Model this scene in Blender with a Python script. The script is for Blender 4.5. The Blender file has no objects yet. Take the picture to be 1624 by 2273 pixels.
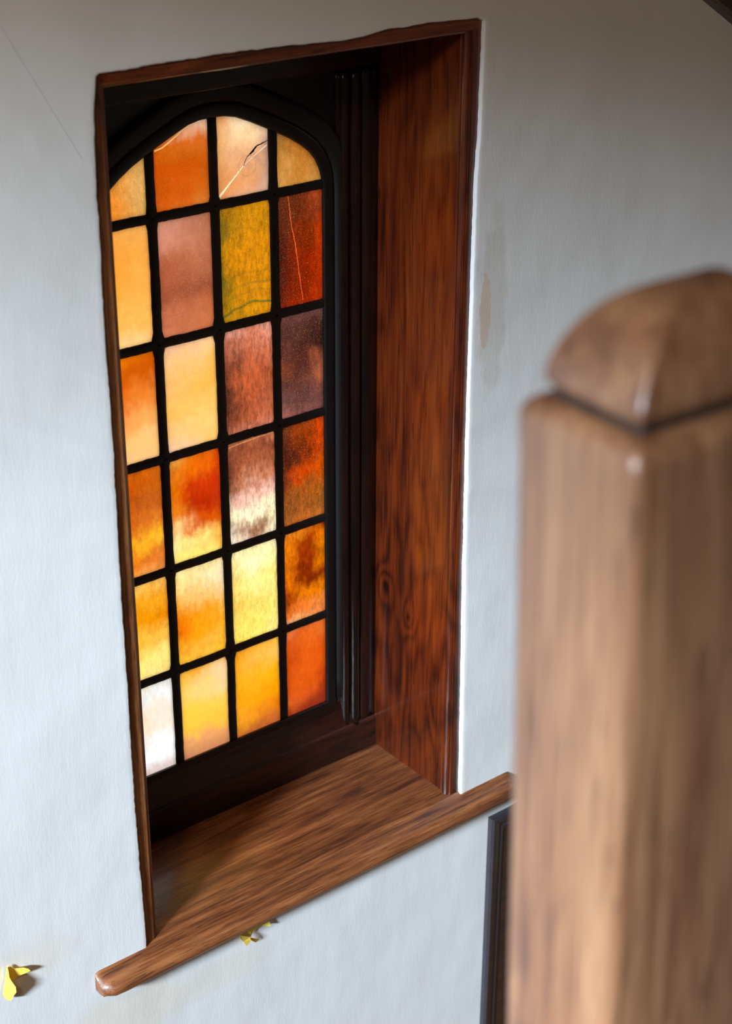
import bpy, bmesh, math, random
from mathutils import Vector, Matrix, noise
random.seed(7)
S = bpy.context.scene
COL = S.collection

# ------------------------------------------------------------------ camera
YAW, PITCH, ROLL = 0.68187, 0.44873, 0.00388
CAM = Vector((-1.01648, -1.76173, 1.67631)); FPX = 3789.91
fw = Vector((math.sin(YAW)*math.cos(PITCH), math.cos(YAW)*math.cos(PITCH), -math.sin(PITCH)))
rt = fw.cross(Vector((0, 0, 1))).normalized(); up = rt.cross(fw)
rt, up = math.cos(ROLL)*rt + math.sin(ROLL)*up, -math.sin(ROLL)*rt + math.cos(ROLL)*up
cd = bpy.data.cameras.new('camera'); cam = bpy.data.objects.new('camera', cd); COL.objects.link(cam)
cam.matrix_world = Matrix(((rt.x, up.x, -fw.x, CAM.x), (rt.y, up.y, -fw.y, CAM.y), (rt.z, up.z, -fw.z, CAM.z), (0, 0, 0, 1)))
cd.sensor_fit = 'VERTICAL'; cd.sensor_height = 36.0; cd.lens = FPX*36.0/2273.0
cd.clip_start = 0.05; cd.clip_end = 200
cd.dof.use_dof = True; cd.dof.focus_distance = 2.52; cd.dof.aperture_fstop = 4.6
S.camera = cam

# ------------------------------------------------------------------ light and exposure
vs = S.view_settings
S.display_settings.display_device = 'sRGB'
vs.view_transform = 'Standard'; vs.look = 'None'; vs.gamma = 1.0; vs.use_curve_mapping = False
vs.exposure = 0.0
W = bpy.data.worlds.new('overcast_sky'); S.world = W; W.use_nodes = True
bg = W.node_tree.nodes['Background']; bg.inputs[0].default_value = (0.98, 0.975, 1.0, 1); bg.inputs[1].default_value = 1.65

def area(name, loc, target, sx, sy, power, color, spread=180):
    l = bpy.data.lights.new(name, 'AREA'); l.shape = 'RECTANGLE'; l.size = sx; l.size_y = sy
    l.energy = power; l.color = color; l.spread = math.radians(spread)
    o = bpy.data.objects.new(name, l); COL.objects.link(o); o.location = loc
    o.rotation_euler = (Vector(target)-Vector(loc)).to_track_quat('-Z', 'Y').to_euler()
    return o
# daylight entering by the stair window in the left wall, falling steeply from the bright sky
area('daylight_left_window', (-6.0, -2.25, 3.1), (0.4, 0.0, 0.0), 1.4, 0.5, 2080, (0.71, 0.86, 1.0), 180)
# added unseen warm fill that lifts the upper wall, left of the camera
area('warm_wall_fill', (-1.8, -1.8, 2.55), (-0.3, 0.0, 1.1), 0.3, 0.3, 12.5, (1.0, 0.77, 0.53), 150)

# ------------------------------------------------------------------ helpers
def srgb(r, g, b):
    f = lambda c: (c/255/12.92) if c/255 <= 0.04045 else ((c/255+0.055)/1.055)**2.4
    return (f(r), f(g), f(b))

def mesh_obj(name, verts, faces, mat=None, parent=None, smooth=False, kind=None):
    me = bpy.data.meshes.new(name); me.from_pydata([tuple(v) for v in verts], [], faces); me.update()
    bm = bmesh.new(); bm.from_mesh(me); bmesh.ops.recalc_face_normals(bm, faces=bm.faces); bm.to_mesh(me); bm.free()
    o = bpy.data.objects.new(name, me); COL.objects.link(o)
    if mat: me.materials.append(mat)
    if parent: o.parent = parent
    if smooth:
        for p in me.polygons: p.use_smooth = True
    if kind: o['kind'] = kind
    return o

class MB:
    def __init__(self): self.v = []; self.f = []
    def box(self, x0, x1, y0, y1, z0, z1):
        b = len(self.v)
        self.v += [(x, y, z) for x in (x0, x1) for y in (y0, y1) for z in (z0, z1)]
        self.f += [tuple(b+i for i in q) for q in ((0,1,3,2),(4,6,7,5),(0,4,5,1),(2,3,7,6),(0,2,6,4),(1,5,7,3))]
        return self
    def loft(self, rings, closed=True, caps=True):
        b = len(self.v); n = len(rings[0])
        for r in rings: self.v += [tuple(p) for p in r]
        for i in range(len(rings)-1):
            for j in range(n if closed else n-1):
                k = (j+1) % n
                self.f.append((b+i*n+j, b+i*n+k, b+(i+1)*n+k, b+(i+1)*n+j))
        if caps and closed:
            self.f.append(tuple(b+j for j in range(n))); self.f.append(tuple(b+(len(rings)-1)*n+j for j in range(n)))
        return self
    def build(self, name, mat, parent=None, smooth=False, kind=None, bevel=0, seg=2):
        o = mesh_obj(name, self.v, self.f, mat, parent, smooth, kind)
        if bevel:
            m = o.modifiers.new('bevel', 'BEVEL'); m.width = bevel; m.segments = seg; m.limit_method = 'ANGLE'; m.angle_limit = math.radians(35)
            for p in o.data.polygons: p.use_smooth = True
            try:
                o.data.set_sharp_from_angle(angle=math.radians(40))
            except Exception: pass
        return o

def empty(name, loc=(0, 0, 0)):
    o = bpy.data.objects.new(name, None); COL.objects.link(o); o.location = loc; o.empty_display_size = 0.05
    return o

class NT:
    """small node-tree helper"""
    def __init__(self, name):
        self.m = bpy.data.materials.new(name); self.m.use_nodes = True
        self.t = self.m.node_tree; self.t.nodes.clear()
        self.out = self.n('ShaderNodeOutputMaterial')
    def n(self, typ, ins=None, **kw):
        x = self.t.nodes.new(typ)
        for k, v in kw.items(): setattr(x, k, v)
        for k, v in (ins or {}).items(): self.set(x, k, v)
        return x
    def set(self, node, k, v):
        s = node.inputs[k]
        if isinstance(v, bpy.types.NodeSocket): self.t.links.new(v, s)
        elif hasattr(v, 'outputs'): self.t.links.new(v.outputs[0], s)
        else:
            if isinstance(v, tuple) and len(v) == 3 and s.type == 'RGBA': v = (*v, 1)
            s.default_value = v
    def math(self, op, a, b=0.0, c=None, clamp=False):
        i = {0: a, 1: b}
        if c is not None: i[2] = c
        x = self.n('ShaderNodeMath', i, operation=op); x.use_clamp = clamp
        return x.outputs[0]
    def mix(self, f, a, b, mode='MIX'):
        x = self.n('ShaderNodeMix', data_type='RGBA', blend_type=mode)
        self.set(x, 0, f); self.set(x, 6, a); self.set(x, 7, b)
        return x.outputs[2]
    def ramp(self, f, stops):
        x = self.n('ShaderNodeValToRGB', {0: f}); r = x.color_ramp
        while len(r.elements) > 1: r.elements.remove(r.elements[-1])
        r.elements[0].position = stops[0][0]; r.elements[0].color = (*stops[0][1], 1)
        for p, c in stops[1:]:
            e = r.elements.new(p); e.color = (*c, 1)
        return x.outputs[0]
    def noise(self, vec, scale, detail=3, rough=0.5, dist=0):
        return self.n('ShaderNodeTexNoise', {'Vector': vec, 'Scale': scale, 'Detail': detail, 'Roughness': rough, 'Distortion': dist}).outputs[0]
    def coords(self, scale=(1, 1, 1), loc=(0, 0, 0), rot=(0, 0, 0)):
        tc = self.n('ShaderNodeTexCoord')
        return self.n('ShaderNodeMapping', {0: tc.outputs['Object'], 1: loc, 2: rot, 3: scale}).outputs[0]
    def bump(self, h, strength, dist, normal=None):
        i = {'Strength': strength, 'Distance': dist, 'Height': h}
        if normal is not None: i['Normal'] = normal
        return self.n('ShaderNodeBump', i).outputs[0]
    def principled(self, **kw):
        p = self.n('ShaderNodeBsdfPrincipled')
        for k, v in kw.items(): self.set(p, k.replace('_', ' '), v)
        self.t.links.new(p.outputs[0], self.out.inputs[0])
        return p

def wood(name, stops, axis='z', rough=0.3, bump=0.5, fig=1.0, knots=(), coat=0.3, freq=1.0, streak=None, spec=0.5, ringw=0.12, stretch=0.06, bigw=0.55, poredark=0.6, poreamt=0.55, coatr=0.12):
    """varnished oak: long figure lines, fine pores running along the grain axis"""
    t = NT(name)
    k = {'x': 0, 'y': 1, 'z': 2}[axis]
    st = [1, 1, 1]; st[k] = stretch
    tc = t.n('ShaderNodeTexCoord').outputs['Object']
    base = t.n('ShaderNodeMapping', {0: tc, 3: tuple(st)}).outputs[0]
    st2 = [1, 1, 1]; st2[k] = 0.22
    fv = t.n('ShaderNodeMapping', {0: tc, 3: tuple(st2)}).outputs[0]
    field = t.math('MULTIPLY', t.noise(fv, 13*freq, 2, 0.5), 9.0*fig)
    for (p, r) in knots:
        d = t.n('ShaderNodeVectorMath', {0: tc, 1: p}, operation='SUBTRACT')
        sc = [1, 1, 1]; sc[k] = 0.55
        d = t.n('ShaderNodeVectorMath', {0: d.outputs[0], 1: tuple(sc)}, operation='MULTIPLY')
        l = t.n('ShaderNodeVectorMath', {0: d.outputs[0]}, operation='LENGTH').outputs['Value']
        g = t.math('POWER', 2.718, t.math('MULTIPLY', t.math('POWER', t.math('DIVIDE', l, r), 2.0), -1.0))
        field = t.math('ADD', field, t.math('MULTIPLY', g, 1.8))
    fine = t.noise(base, 260*freq, 4, 0.6)
    med = t.noise(base, 60*freq, 3, 0.55)
    rings = t.math('ADD', t.math('MULTIPLY', t.math('SINE', t.math('MULTIPLY', field, 6.283)), 0.5), 0.5)
    rings = t.math('POWER', rings, 0.7)
    v = t.math('ADD', t.math('MULTIPLY', rings, ringw), t.math('ADD', t.math('MULTIPLY', med, 0.5), t.math('MULTIPLY', fine, 0.62-ringw)))
    big = t.noise(fv, 5*freq, 2, 0.5)
    v = t.math('ADD', v, t.math('MULTIPLY', t.math('SUBTRACT', big, 0.5), bigw))
    c = t.ramp(v, stops)
    for (p, r) in knots:
        d = t.n('ShaderNodeVectorMath', {0: tc, 1: p}, operation='SUBTRACT')
        sc = [1, 1, 1]; sc[k] = 0.6
        d = t.n('ShaderNodeVectorMath', {0: d.outputs[0], 1: tuple(sc)}, operation='MULTIPLY')
        l = t.n('ShaderNodeVectorMath', {0: d.outputs[0]}, operation='LENGTH').outputs['Value']
        f = t.math('SUBTRACT', 1.0, t.math('DIVIDE', l, r*0.42), clamp=True)
        c = t.mix(f, c, tuple(x*0.25 for x in stops[0][1]))
    pores = t.math('LESS_THAN', t.noise(base, 420*freq, 2, 0.5), 0.36)
    c = t.mix(t.math('MULTIPLY', pores, poreamt), c, tuple(x*poredark for x in stops[0][1]))
    if streak:
        col, thr = streak
        c = t.mix(t.math('MULTIPLY', t.math('SUBTRACT', t.noise(base, 30, 3), thr), 3.0, clamp=True), c, col)
    h = t.math('SUBTRACT', t.math('ADD', t.math('MULTIPLY', fine, 0.5), t.math('MULTIPLY', med, 0.6)), t.math('MULTIPLY', pores, 0.4))
    nrm = t.bump(h, bump, 0.0012)
    rg = t.math('ADD', rough, t.math('MULTIPLY', t.math('SUBTRACT', t.noise(base, 50, 3), 0.5), 0.2))
    t.principled(Base_Color=c, Roughness=rg, Normal=nrm, Coat_Weight=coat, Coat_Roughness=coatr, Specular_IOR_Level=spec)
    return t.m

# ------------------------------------------------------------------ materials
def plaster():
    t = NT('painted_plaster')
    tc = t.n('ShaderNodeTexCoord').outputs['Object']
    v = t.n('ShaderNodeMapping', {0: tc, 3: (1, 1, 0.10)}).outputs[0]
    v2 = t.n('ShaderNodeMapping', {0: tc, 3: (1, 1, 0.30)}).outputs[0]
    brush = t.noise(v, 420, 3, 0.6)
    orange = t.noise(v2, 300, 2, 0.5)
    lump = t.noise(v2, 22, 3, 0.5)
    wav = t.noise(tc, 5, 2, 0.5)
    h = t.math('ADD', t.math('MULTIPLY', brush, 0.12), t.math('ADD', t.math('MULTIPLY', orange, 0.22), t.math('ADD', t.math('MULTIPLY', lump, 1.1), t.math('MULTIPLY', wav, 7.0))))
    # hairline cracks and trowel nicks
    cr = t.n('ShaderNodeTexVoronoi', {'Vector': t.mix(0.12, t.n('ShaderNodeMapping', {0: tc, 3: (1, 1, 0.55)}).outputs[0], t.n('ShaderNodeTexNoise', {'Vector': tc, 'Scale': 9.0}).outputs[1]), 'Scale': 3.3}, feature='DISTANCE_TO_EDGE').outputs[0]
    line = t.math('SUBTRACT', 1.0, t.math('DIVIDE', cr, 0.006), clamp=True)
    part = t.math('GREATER_THAN', t.noise(tc, 6.5, 1), 0.70)
    line = t.math('MULTIPLY', line, part)
    h = t.math('SUBTRACT', h, t.math('MULTIPLY', line, 0.45))
    nrm = t.bump(h, 0.32, 0.0020)
    c = t.mix(t.noise(tc, 3.0, 3), srgb(226, 226, 226), srgb(216, 217, 216))
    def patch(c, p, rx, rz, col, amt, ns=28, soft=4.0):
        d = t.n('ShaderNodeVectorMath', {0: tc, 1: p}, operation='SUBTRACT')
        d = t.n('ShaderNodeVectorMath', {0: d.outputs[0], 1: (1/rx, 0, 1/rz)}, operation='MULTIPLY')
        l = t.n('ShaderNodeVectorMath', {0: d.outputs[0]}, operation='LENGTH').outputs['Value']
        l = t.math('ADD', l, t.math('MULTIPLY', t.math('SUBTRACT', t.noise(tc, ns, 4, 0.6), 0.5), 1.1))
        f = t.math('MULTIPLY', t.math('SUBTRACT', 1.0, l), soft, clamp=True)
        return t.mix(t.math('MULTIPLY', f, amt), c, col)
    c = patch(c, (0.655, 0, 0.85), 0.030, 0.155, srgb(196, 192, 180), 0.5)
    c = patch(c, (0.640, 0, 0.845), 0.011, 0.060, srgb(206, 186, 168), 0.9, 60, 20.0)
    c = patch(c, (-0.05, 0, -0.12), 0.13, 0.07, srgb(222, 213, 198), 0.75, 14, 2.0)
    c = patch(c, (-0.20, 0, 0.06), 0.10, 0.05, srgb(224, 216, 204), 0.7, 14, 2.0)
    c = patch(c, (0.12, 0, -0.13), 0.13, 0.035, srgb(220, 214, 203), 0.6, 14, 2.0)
    c = patch(c, (-0.29, 0, 0.30), 0.05, 0.10, srgb(224, 216, 206), 0.5, 14, 2.0)
    t.principled(Base_Color=c, Roughness=0.62, Normal=nrm, Specular_IOR_Level=0.35)
    return t.m
M_plaster = plaster()

def plain(name, col, rough=0.6, ns=20, amt=0.15, metal=0, bump=0.2, bd=0.001, bs=120):
    t = NT(name); tc = t.coords()
    c = t.mix(t.noise(tc, ns, 4), tuple(x*(1-amt) for x in col), tuple(min(1, x*(1+amt)) for x in col))
    t.principled(Base_Color=c, Roughness=rough, Metallic=metal, Normal=t.bump(t.noise(tc, bs, 3), bump, bd))
    return t.m
M_wall = plain('cream_wall_paint', srgb(140, 122, 100), 0.7)
M_ceil = plain('ceiling_paint', srgb(140, 122, 100), 0.8)
M_mason = plain('rough_masonry', srgb(120, 112, 100), 0.9)
M_ground = plain('pale_gravel', srgb(205, 200, 190), 0.9, 3, 0.25)
M_sill = wood('sill_oak', [(0.28, srgb(34, 17, 10)), (0.44, srgb(78, 40, 21)), (0.58, srgb(118, 66, 34)), (0.78, srgb(158, 98, 56))], 'x', 0.46, 0.8, 0.6, coat=0.5, coatr=0.19, stretch=0.045, bigw=0.30, ringw=0.06, freq=1.15)
M_reveal = wood('reveal_oak', [(0.25, srgb(14, 4, 2)), (0.42, srgb(46, 13, 4)), (0.58, srgb(80, 28, 7)), (0.85, srgb(110, 48, 14))], 'z', 0.30, 0.35, 0.9,
                knots=(((0.6, 0.117, 0.2905), 0.020), ((0.6, 0.176, 0.325), 0.018)), coat=0.60, freq=0.8, ringw=0.13, bigw=0.6, stretch=0.05)
M_trim = wood('lining_edge_oak', [(0.25, srgb(44, 22, 10)), (0.5, srgb(118, 68, 36)), (0.8, srgb(170, 112, 66))], 'z', 0.38, 0.8, 0.5, coat=0.3)
M_head = wood('head_oak', [(0.25, srgb(34, 12, 4)), (0.5, srgb(104, 44, 16)), (0.8, srgb(150, 76, 34))], 'x', 0.35, 0.7, 0.5, coat=0.3)
M_dark = wood('black_oak_upright', [(0.2, srgb(8, 6, 6)), (0.5, srgb(18, 10, 9)), (0.8, srgb(42, 17, 12))], 'z', 0.20, 0.6, 0.5, coat=0.25)
M_darkx = wood('black_oak_rail', [(0.2, srgb(7, 5, 4)), (0.5, srgb(22, 11, 8)), (0.8, srgb(62, 26, 14))], 'x', 0.36, 0.6, 1.2, coat=0.15)
M_iron = plain('black_casement_paint', srgb(16, 16, 18), 0.42, 60, 0.3, 0, 0.5, 0.0008, 90)
M_came = plain('black_glazing_bar', srgb(12, 10, 10), 0.62, 90, 0.4, 0, 0.5, 0.0006, 220)
M_newel = wood('newel_oak', [(0.32, srgb(46, 26, 17)), (0.44, srgb(82, 49, 32)), (0.57, srgb(116, 76, 50)), (0.82, srgb(154, 114, 80))], 'z', 0.46, 0.35, 0.5, coat=0.25, freq=0.8, ringw=0.05, bigw=1.0, stretch=0.05, spec=1.0)
M_groove = plain('dark_groove', srgb(40, 34, 32), 0.6)  # plain dark tone for the groove below the post cap
M_beam = wood('stair_string_oak', [(0.2, srgb(16, 9, 7)), (0.6, srgb(46, 28, 20)), (0.9, srgb(80, 50, 34))], 'x', 0.5, 0.5, 0.6)
M_blackpaint = plain('black_gloss_paint', srgb(46, 44, 48), 0.28, 40, 0.3, 0, 0.5, 0.001, 60)
M_floor = wood('floor_boards', [(0.2, srgb(60, 36, 20)), (0.6, srgb(120, 78, 46)), (0.9, srgb(150, 104, 66))], 'x', 0.45, 0.4, 0.6)

def paper():
    t = NT('yellow_paper'); tc = t.coords()
    c = t.mix(t.noise(tc, 60, 3), srgb(252, 226, 78), srgb(253, 236, 122))
    d = t.n('ShaderNodeBsdfDiffuse', {0: c}); tr = t.n('ShaderNodeBsdfTranslucent', {0: srgb(240, 180, 20)})
    m = t.n('ShaderNodeMixShader', {0: 0.3, 1: d, 2: tr}); t.t.links.new(m.outputs[0], t.out.inputs[0])
    return t.m
M_paper = paper()

# coloured glass: tinted, partly diffusing face + clear back
def glass_mat():
    t = NT('streaky_amber_glass')
    tc = t.n('ShaderNodeTexCoord').outputs['Object']
    col = t.n('ShaderNodeAttribute', attribute_name='glass_colour', attribute_type='GEOMETRY').outputs['Color']
    tex = t.n('ShaderNodeSeparateColor', {0: t.n('ShaderNodeAttribute', attribute_name='glass_texture', attribute_type='GEOMETRY').outputs['Color']})
    seeds, ripple, mott = tex.outputs[0], tex.outputs[1], tex.outputs[2]
    # streaky colour: ripple brightens / darkens with short slanting strokes
    rv = t.n('ShaderNodeMapping', {0: tc, 2: (0, 0.5, 0), 3: (1, 1, 0.35)}).outputs[0]
    st = t.noise(rv, 190, 4, 0.65, 0.6)
    st = t.math('MINIMUM', 2.5, t.math('MAXIMUM', -3.5, t.math('MULTIPLY', t.math('SUBTRACT', st, 0.5), 26.0)))
    st = t.math('MULTIPLY', st, ripple)
    c = t.n('ShaderNodeHueSaturation', {'Value': t.math('MAXIMUM', 0.15, t.math('ADD', 1.0, st)), 'Color': col}).outputs[0]
    # soft mottling
    mo = t.math('ADD', t.math('MULTIPLY', t.math('SUBTRACT', t.noise(tc, 75, 5, 0.7), 0.5), 3.6), t.math('MULTIPLY', t.math('SUBTRACT', t.noise(tc, 620, 2, 0.6), 0.5), 3.0))
    c = t.n('ShaderNodeHueSaturation', {'Value': t.math('ADD', 1.0, t.math('MULTIPLY', mo, mott)), 'Color': c}).outputs[0]
    # tiny seed bubbles, bright
    vo = t.n('ShaderNodeTexVoronoi', {'Vector': tc, 'Scale': 760.0, 'Randomness': 1.0})
    rnd = t.n('ShaderNodeSeparateColor', {0: vo.outputs['Color']}).outputs[0]
    dot = t.math('LESS_THAN', vo.outputs['Distance'], t.math('MULTIPLY', t.math('SUBTRACT', rnd, 0.30), 0.46))
    c = t.mix(t.math('MULTIPLY', dot, t.math('MULTIPLY', seeds, 0.75)), c, t.mix(0.55, c, srgb(255, 215, 130)))
    # dark specks
    vo2 = t.n('ShaderNodeTexVoronoi', {'Vector': tc, 'Scale': 150.0})
    rn2 = t.n('ShaderNodeSeparateColor', {0: vo2.outputs['Color']}).outputs[1]
    sp = t.math('MULTIPLY', t.math('LESS_THAN', vo2.outputs['Distance'], 0.11), t.math('GREATER_THAN', rn2, 0.72))
    c = t.mix(t.math('MULTIPLY', sp, 0.6), c, t.mix(1.0, c, srgb(170, 100, 50), 'MULTIPLY'))
    nrm = t.bump(t.noise(tc, 60, 4, 0.6), 0.4, 0.002)
    tl = t.n('ShaderNodeBsdfTranslucent', {'Color': c})
    tp = t.n('ShaderNodeBsdfTransparent', {'Color': c})
    gl = t.n('ShaderNodeBsdfGlossy', {'Color': (1, 1, 1), 'Roughness': 0.12, 'Normal': nrm})
    m1 = t.n('ShaderNodeMixShader', {0: 0.12, 1: tl, 2: tp})
    m2 = t.n('ShaderNodeMixShader', {0: 0.03, 1: m1, 2: gl})
    t.t.links.new(m2.outputs[0], t.out.inputs[0])
    return t.m
def clear_mat(name, tint=(1, 1, 1), gloss=0.04, rough=0.1):
    t = NT(name)
    tp = t.n('ShaderNodeBsdfTransparent', {'Color': tint}); gl = t.n('ShaderNodeBsdfGlossy', {'Roughness': rough})
    m = t.n('ShaderNodeMixShader', {0: gloss, 1: tp, 2: gl}); t.t.links.new(m.outputs[0], t.out.inputs[0])
    return t.m
M_glass = glass_mat(); M_clear = clear_mat('clear_glass_back')

# ------------------------------------------------------------------ wall with the window recess
WX, HZ = 0.62, 1.2716
def fbm(a, b, s): return noise.fractal(Vector((a*s, b, 3.1)), 1.0, 2.0, 4)
outline = []   # (x, z, nx, nz, side)
def lerp_tab(tab, t):
    for (a, va), (b, vb) in zip(tab, tab[1:]):
        if t <= b: return va + (vb-va)*(t-a)/(b-a)
    return tab[-1][1]
L_tab = [(-0.03, -0.001), (0.117, -0.0028), (0.198, -0.005), (0.58, -0.0045), (0.82, -0.0018), (0.92, -0.003), (1.09, -0.0018), (1.175, -0.001), (1.23, 0.002), (1.2716, 0.008)]
R_tab = [(-0.03, 0.6224), (0.225, 0.619), (0.39, 0.6154), (0.7, 0.6128), (1.05, 0.6140), (1.11, 0.6180), (1.2716, 0.6200)]
T_tab = [(0.0, 1.2705), (0.085, 1.2727), (0.189, 1.2738), (0.285, 1.2721), (0.372, 1.2685), (0.40, 1.2700), (0.447, 1.2745), (0.517, 1.2759), (0.62, 1.2723)]
N = 260
for i in range(N):
    z = -0.03 + (1.268+0.03)*i/(N-1)
    outline.append((lerp_tab(L_tab, z) + 0.0011*fbm(z, 1, 26) + 0.0007*fbm(z, 5, 120), z, -1, 0, 'L'))
for i in range(1, 160):
    x = 0.008 + (0.612-0.008)*i/160
    outline.append((x, lerp_tab(T_tab, x) + 0.0012*fbm(x, 2, 30) + 0.0006*fbm(x, 7, 120), 0, 1, 'T'))
for i in range(N):
    z = 1.268 - (1.268+0.03)*i/(N-1)
    outline.append((lerp_tab(R_tab, z) + 0.0007*fbm(z, 3, 20) + 0.0007*fbm(z, 9, 110), z, 1, 0, 'R'))
for i in range(1, 40):
    outline.append((0.62 - 0.62*i/40, -0.03, 0, -1, 'B'))
X0, X1, Z0, Z1 = -3.4, 2.4, -1.5, 2.7
def ring(off, y, scale_bump=0):
    r = []
    for (x, z, nx, nz, s) in outline:
        yy = y
        if s == 'B': yy = max(y, 0)
        if scale_bump and s in 'R': yy = y - 0.0012*(1+fbm(z, 11, 14))*scale_bump
        elif scale_bump and s == 'L': yy = y - 0.0008*(1+fbm(z, 12, 40))*scale_bump
        elif scale_bump: yy = y - 0.0008*scale_bump*(1+fbm(x, 13, 24)) if s == 'T' else yy
        wob = 1 + 0.5*fbm(x+z, 21, 18)
        # corner smoothing of the offset direction
        ox, oz = nx*off*wob, nz*off*wob
        if s == 'L' and z > 1.25: oz += off*(z-1.25)/0.02
        if s == 'R' and z > 1.25: oz += off*(z-1.25)/0.02
        if s == 'T':
            ox += -off*max(0, (0.03-x)/0.02) + off*max(0, (x-0.59)/0.02)
        r.append((x+ox, yy, z+oz))
    return r
rings = [ring(-0.0, 0.30), ring(0, 0.0050), ring(0.0002, 0.0024), ring(0.0008, 0.0008, 0.0), ring(0.0014, 0.0002, 0.0), ring(0.0030, 0.0, 0.15), ring(0.009, 0.0, 0.2), ring(0.016, 0.0)]
big = []
cx, cz = 0.31, 0.62
for (x, z, nx, nz, s) in outline:
    dx, dz = x-cx, z-cz
    k = min(((X1-cx) if dx > 0 else (X0-cx))/dx if abs(dx) > 1e-6 else 1e9, ((Z1-cz) if dz > 0 else (Z0-cz))/dz if abs(dz) > 1e-6 else 1e9)
    big.append((cx+dx*k, 0.0, cz+dz*k))
mb = MB(); n = len(outline)
allr = rings + [big, [(x, 0.30, z) for (x, y, z) in big]]
for r in allr: mb.v += r
for i in range(len(allr)-1):
    for j in range(n):
        k = (j+1) % n
        mb.f.append((i*n+j, i*n+k, (i+1)*n+k, (i+1)*n+j))
i = len(allr)-1
for j in range(n):
    k = (j+1) % n; mb.f.append((i*n+j, i*n+k, k, j))
# corner fill of the big rectangle is part of the ring because its corners are nearly met
wall = mb.build('wall_back', M_plaster, kind='structure', smooth=True)
try: wall.data.set_sharp_from_angle(angle=math.radians(50))
except Exception: pass

# ------------------------------------------------------------------ the stained-glass window and its oak recess
win = empty('window_1', (0.31, 0.20, 0.0)); win['kind'] = 'structure'
win['label'] = 'arched amber leaded-glass window set in a dark oak recess'
def local(o):   # parts are modelled in room coordinates, so undo the parent's offset
    o.matrix_parent_inverse = Matrix.Translation(-Vector(win.location)); return o

XIN, YF, YG = 0.5988, 0.1984, 0.2183
# jamb linings: plain board with a bead worked on the front arris
def lining(side):
    f = (lambda x: x) if side > 0 else (lambda x: 0.6198 - x)
    prof = [(XIN, 0.26), (XIN, 0.0255), (XIN+0.0012, 0.0240), (XIN+0.0022, 0.0230), (XIN+0.0010, 0.0218)]
    for a in range(0, 9):
        t = math.radians(200 - 20*a*1.0)
        prof.append((XIN+0.0055+0.0078*math.cos(t), 0.0150-0.0072*math.sin(t)*1.0))
    prof = prof[:5] + [(XIN-0.0012, 0.0200), (XIN-0.0022, 0.0170), (XIN-0.0020, 0.0140), (XIN-0.0004, 0.0110), (XIN+0.0020, 0.0092), (XIN+0.0036, 0.0088), (XIN+0.0042, 0.0098), (XIN+0.0050, 0.0072), (XIN+0.0070, 0.0064), (XIN+0.026, 0.0064), (XIN+0.026, 0.26)]
    rings = []
    for i in range(40):
        z = -0.012 + 1.27*i/39
        rings.append([(f(x), y + (0.0006*fbm(z, 4, 9) if y < 0.012 else 0), z) for (x, y) in prof])
    m = MB(); m.loft(rings)
    return m
local(lining(1).build('jamb_lining', M_reveal, win, bevel=0))
o = local(lining(-1).build('jamb_lining', M_trim, win))
# head lining with a bead below
prof = [(0.0064, 1.2900), (0.0064, 1.2580), (0.0085, 1.2562), (0.0110, 1.2572), (0.0125, 1.2535), (0.0170, 1.2515), (0.0215, 1.2535), (0.0235, 1.2570), (0.0260, 1.2580), (0.26, 1.2580), (0.26, 1.29)]
m = MB(); m.loft([[(x, y, z + 0.0005*fbm(x, 6, 12)) for (y, z) in prof] for x in [0.0+0.62*i/30 for i in range(31)]])
local(m.build('head_lining', M_head, win))

# sill board, rounded nosing with horns running past the opening
def sill():
    m = MB()
    prof = [(0.235, 0.0), (0.02, -0.0035), (0.008, -0.007), (-0.004, -0.0125), (-0.014, -0.0160), (-0.022, -0.0190), (-0.0285, -0.0215), (-0.0325, -0.0255), (-0.0350, -0.0310), (-0.0352, -0.0355), (-0.0340, -0.0385), (-0.031, -0.0405), (-0.024, -0.0415), (0.004, -0.0420), (0.235, -0.042)]
    front = [(max(-0.0, y) if False else y, z) for (y, z) in prof]
    xs = [-0.0925, -0.0915, -0.0885, -0.083, -0.078, -0.06, -0.04, -0.02, -0.006, 0.004]
    xs += [0.004 + 0.612*i/30 for i in range(1, 31)] + [0.63, 0.66, 0.69, 0.715, 0.727, 0.732, 0.735, 0.736]
    rings = []
    for x in xs:
        inside = 0.003 <= x <= 0.617
        r = []
        e = 0.0
        dl = x + 0.0925; dr = 0.736 - x
        d = min(dl, dr)
        drop = 0.004*max(0, 1-d/0.008)**2
        for (y, z) in prof:
            yy = y
            if not inside and y > 0.004: yy = 0.004
            wob = 0.0005*fbm(x, 31, 20) if y < 0 else 0
            zz = z + wob
            if z > -0.036: zz = max(z - drop, -0.040) + wob
            if yy < -0.004: yy += 0.012*max(0, 1-d/0.016)*min(1, (-0.004-yy)/0.02)
            r.append((x, yy, zz))
        rings.append(r)
    m.loft(rings)
    return m
o = local(sill().build('window_sill', M_sill, win, smooth=True))
try: o.data.set_sharp_from_angle(angle=math.radians(38))
except Exception: pass

# bottom rail with weathered sloping top
prof = [(YF, -0.002), (YF, 0.054), (YF+0.0015, 0.0575), (YF+0.004, 0.0600), (YG-0.006, 0.1080), (YG-0.002, 0.1125), (YG+0.030, 0.1125), (YG+0.030, -0.002)]
m = MB(); m.loft([[(x, y, z + 0.0006*fbm(x, 41, 10)*(1 if z > 0 else 0)) for (y, z) in prof] for x in [0.0185+0.583*i/30 for i in range(31)]])
local(m.build('bottom_rail', M_darkx, win))
# top rail
local(MB().box(0.0185, 0.6015, YF-0.001, YG+0.03, 1.183, 1.2585).build('top_rail', M_darkx, win, bevel=0.002))

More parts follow.
